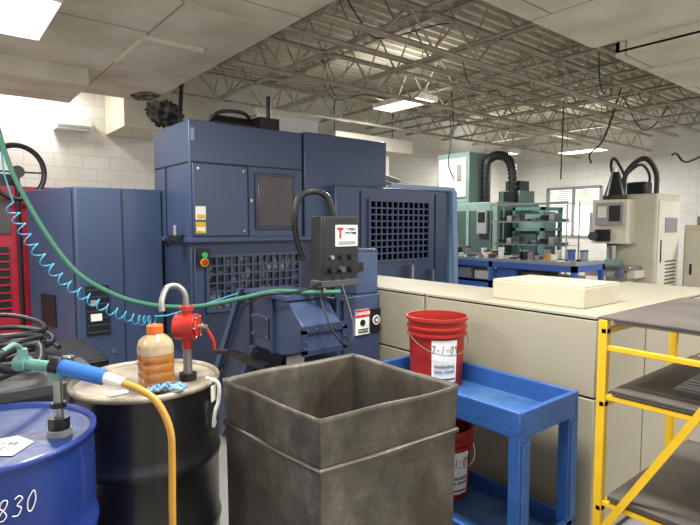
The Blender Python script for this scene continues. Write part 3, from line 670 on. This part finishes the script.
e=empty('machine_enclosure',(8.25,5.1,0),'teal-green machine enclosure with windows beside larger machine','machine')
b=B()
for x in (7.95,8.5):
    for y in (4.75,5.28): b.box(x,x+.06,y,y+.06,0,1.8,TEAL)
for z in (.9,1.4,1.75): b.box(7.95,8.56,4.75,4.8,z,z+.05,TEAL).box(7.95,8.0,4.75,5.34,z,z+.05,TEAL).box(8.5,8.56,4.75,5.34,z,z+.05,TEAL)
b.make('frame',e)
B().box(8.02,8.48,4.82,5.32,0,1.72,GREENM).box(8.0,8.02,4.9,5.22,1.0,1.38,GREEND).box(8.08,8.42,4.8,4.82,1.0,1.38,GREEND).make('cabin',e)
e=empty('wire_shelf',(7.3,4.55,0),'thin chrome wire shelving rack behind blue bench','shelf')
b=B()
for x in (7.15,7.5):
    for y in (3.9,5.2): b.cyl((x,y,0),(x,y,1.85),.011,STEELI,n=8)
for z in (1.2,1.55,1.82):
    for i in range(8): b.cyl((7.15+.05*i,3.9,z),(7.15+.05*i,5.2,z),.004,STEELI,n=5)
    b.box(7.143,7.15,3.9,5.2,z-.012,z+.012,STEELI)
b.make('wire_frame',e)
BZ=1.04
e=empty('work_bench',(6.47,4.4,0),'long blue steel work bench with grey top and clutter','bench')
x0,x1,y0,y1,z=6.1,6.85,3.2,5.6,BZ
B().box(x0,x1,y0,y1,z-.04,z,WOOD).make('bench_top',e)
b=B().box(x0,x0+.03,y0,y1,z-.12,z-.04,TBL).box(x0,x1,y0,y0+.03,z-.12,z-.04,TBL)
for x in (x0,x1-.06):
    for y in (y0,y1-.06,(y0+y1)/2): b.box(x,x+.06,y,y+.06,0,z-.04,TBL)
b.box(x0,x1,y0,y1,.7,.73,TBL).box(x0,x0+.02,y0,y1,.62,.73,TBL)
b.make('frame',e)
for i in range(6): B().box(x0+.08,x0+.5,y0+.12+i*.38,y0+.42+i*.38,.73,.85+.03*(i%3),[GREY,DGREY,TBL,CREAM][i%4]).make('drawer_box',e,bevel=.005)
cols=[GREY,CREAM,TBL,GREY,DGREY,PAPER,GREEND,BLKM,STEELI,ORANGE,WHITE]
def pbox(x,y,z,w,d,h,m,m2):
    B().box(x,x+w,y,y+d,z,z+h,m).box(x-.004,x+w+.004,y-.004,y+d+.004,z+h*.8,z+h,m2).make('parts_box',label='small parts box among bench clutter',cat='box',group='bench clutter',bevel=.003)
for i in range(36):
    y=3.24+i*.058; h=.025+.13*random.random()**2
    pbox(6.13+(i%3)*.23,y,BZ,.06+.08*random.random(),.03+.025*random.random(),h,cols[(i*7)%11],cols[(i*5+3)%11])
c2=[GREY,DGREY,GREEND,STEELI,BLKM]
for zz in (1.205,1.555):
    for i in range(8): B().box(7.2,7.35,3.98+i*.145,4.06+i*.145,zz,zz+.04+.025*((i*3)%4),c2[(i*4+1)%5]).box(7.195,7.355,3.975+i*.145,4.065+i*.145,zz+.02,zz+.03,c2[(i*2+3)%5]).make('storage_bin',bpy.data.objects['wire_shelf'])
e=empty('desk_monitor',(6.6,5.46,BZ),'grey monitor on blue work bench','monitor')
B().box(6.55,6.65,5.44,5.54,BZ+.001,BZ+.015,DGREY).box(6.59,6.62,5.47,5.51,BZ+.01,BZ+.14,DGREY).make('base',e)
B().box(6.56,6.6,5.40,5.58,BZ+.11,BZ+.32,GREY).box(6.553,6.56,5.42,5.56,BZ+.13,BZ+.3,BLK).make('screen',e)
e=empty('upright_machine',(7.8,3.2,0),'bulky beige upright machine with dark conical head and black cables','machine')
B().box(7.5,8.3,2.85,3.5,0,1.92,BEIM).make('body',e,bevel=.03)
b=B().box(7.55,8.25,2.835,2.85,.3,1.82,CREAM).box(7.62,7.64,2.825,2.837,1.0,1.3,BLKM)
for i in range(9): b.box(7.8,8.15,2.825,2.837,.6+i*.05,.615+i*.05,DGREY)
b.box(7.75,8.15,2.825,2.837,1.4,1.6,GREY)
b.make('door',e)
B().box(7.2,7.51,3.1,3.56,1.25,1.84,BEIM).box(7.17,7.2,3.15,3.5,1.5,1.8,GREY).box(7.165,7.17,3.17,3.32,1.55,1.76,BLK).box(7.165,7.17,3.35,3.47,1.6,1.75,CREAM).box(7.3,7.45,3.56,3.65,1.35,1.68,BEIM).cyl((7.37,3.34,.97),(7.37,3.34,1.25),.05,STEELI).cyl((7.37,3.34,1.22),(7.37,3.34,1.27),.08,DGREY).box(7.17,7.2,3.3,3.5,1.28,1.44,BLKM).make('head',e,bevel=.008)
B().cyl((7.37,3.34,1.84),(7.37,3.34,1.9),.15,BLKM).cyl((7.37,3.34,1.9),(7.37,3.34,2.22),.14,BLKM,r1=.05).cyl((7.37,3.34,2.22),(7.37,3.34,2.28),.04,STEELI).make('spindle_motor',e,label='dark conical motor cover')
B().box(7.15,7.5,2.95,3.62,.8,.9,BEIM).box(7.3,7.5,3.1,3.4,0,.8,BEIM).box(7.1,7.5,3.0,3.6,.9,.95,STEELI).box(7.25,7.38,3.2,3.4,.95,1.03,GREENM).make('table',e,bevel=.005)
B().tube([(7.5,3.3,1.86),(7.5,3.25,2.22),(7.62,3.08,2.4),(7.76,2.98,2.22),(7.8,2.98,1.92)],.034,BLK).make('cable',e)
B().tube([(7.42,3.35,2.05),(7.4,3.42,2.3),(7.5,3.42,2.42),(7.64,3.34,2.18),(7.66,3.34,1.92)],.02,BLK).make('cable',e)
B().tube([(8.0,3.2,1.92),(8.0,3.15,2.18),(7.8,3.2,2.34),(7.62,3.35,2.14),(7.57,3.4,1.92)],.018,BLK).make('cable',e)
B().box(7.75,7.98,3.1,3.36,1.92,2.1,BLKM).make('junction_box',e,bevel=.02)
B().cyl((7.18,3.5,1.35),(7.09,3.5,1.35),.06,DGREY).make('handwheel',e)
B().cyl((7.15,3.1,.85),(7.05,3.1,.85),.06,STEELI).make('handwheel',e)
e=empty('electrical_cabinet',(8.85,2.5,0),'wide beige vented cabinet beside upright machine','cabinet')
B().box(8.4,9.3,2.1,2.82,0,1.5,BEIM).box(8.5,8.9,2.2,2.7,1.5,1.62,GREY).make('body',e,bevel=.01)
b=B().box(8.385,8.4,2.15,2.8,.1,1.42,BEIM).box(8.375,8.385,2.7,2.73,.8,.95,BLKM)
for i in range(6): b.box(8.375,8.385,2.25,2.6,1.0+i*.05,1.015+i*.05,DGREY)
b.make('door',e,bevel=.003)
e=empty('green_machine_tool',(10.2,1.9,0),'grey-green machine tool standing by beige cabinet','machine')
B().box(9.6,10.8,1.5,2.85,0,1.35,GREENM).box(9.8,10.4,1.9,2.6,1.35,1.75,GREENM).make('body',e,bevel=.02)
B().box(9.58,9.6,1.8,2.7,.6,1.2,GREEND).make('window',e)
e=empty('turning_machine',(.8,7.7,0),'red machine with dark ribbed window panels','machine')
B().box(-.4,1.5,7.2,8.05,0,1.95,REDM).make('body',e,bevel=.02)
b=B().box(.3,.75,7.17,7.2,.5,1.25,BLK)
for i in range(8): b.box(.3,.75,7.15,7.17,.53+i*.09,.55+i*.09,REDM)
b.make('window',e)
B().box(-.3,.2,7.17,7.2,.5,1.7,BLK).box(.28,.78,7.17,7.2,1.4,1.8,GLASS).box(.25,.27,7.16,7.2,.3,1.9,SEAM).make('panel',e)
B().box(.2,.9,7.4,7.9,1.95,2.1,BLKM).make('drive_unit',e)
e=empty('hose_reel',(.85,7.0,0),'black round hose reel guard on a post beside red machine','reel')
B().tube([(.85+.27*math.cos(a),7.05,2.1+.3*math.sin(a)) for a in [i*.3 for i in range(22)]],.03,BLK,sub=2).make('reel_rim',e)
B().cyl((.85,7.07,0),(.85,7.07,2.1),.025,BLKM).cyl((.85,7.0,2.1),(.85,7.1,2.1),.07,BLKM).box(.6,1.1,7.04,7.06,2.09,2.11,BLKM).make('reel_post',e)
e=empty('air_duct',(7,8,2.5),'cream sheet metal duct with angled hanging vents','duct')
B().box(5.9,7.9,7.7,8.4,2.95,3.22,CREAM).make('duct_body',e,bevel=.01)
for cx,cz,tl in ((6.4,2.72,.25),(7.3,2.45,-.2)):
    b=B().box(cx-.12,cx+.12,7.9,8.15,cz+.05,2.96,CREAM)
    for k in range(5):
        h=.34-.055*k; z=cz-.035*k
        b.prism([(cx-h,8.03-h,z-tl*h),(cx+h,8.03-h,z+tl*h),(cx+h,8.03+h,z+tl*h),(cx-h,8.03+h,z-tl*h)],(0,0,.018),CREAM if k%2==0 else GREY)
    b.make('diffuser',e)
B().cyl((6.1,8.0,3.22),(6.1,8.0,4.25),.01,BLKM,n=6).cyl((7.6,8.0,3.22),(7.6,8.0,4.25),.01,BLKM,n=6).each('hanger',e)
B().box(1.6,2.1,8.95,9.2,2.95,3.15,WHITE).box(1.62,2.08,8.94,8.95,2.97,3.02,GREY).make('wall_heater',label='white heater box mounted on block wall',cat='heater',bevel=.01)

# ---------------------------------------------------------------- world, camera
w=bpy.data.worlds.new('w'); bpy.context.scene.world=w; w.use_nodes=True
w.node_tree.nodes['Background'].inputs[0].default_value=(1,.995,.98,1); w.node_tree.nodes['Background'].inputs[1].default_value=1.15
cd=bpy.data.cameras.new('camera'); cd.sensor_width=36; cd.lens=36*525/700; cd.clip_start=.05
co=bpy.data.objects.new('camera',cd); C.objects.link(co); co.location=(0,0,1.5)
co.rotation_euler=(math.pi/2-PITCH,0,-(TH))
bpy.context.scene.camera=co
bpy.context.scene.view_settings.view_transform='Standard'
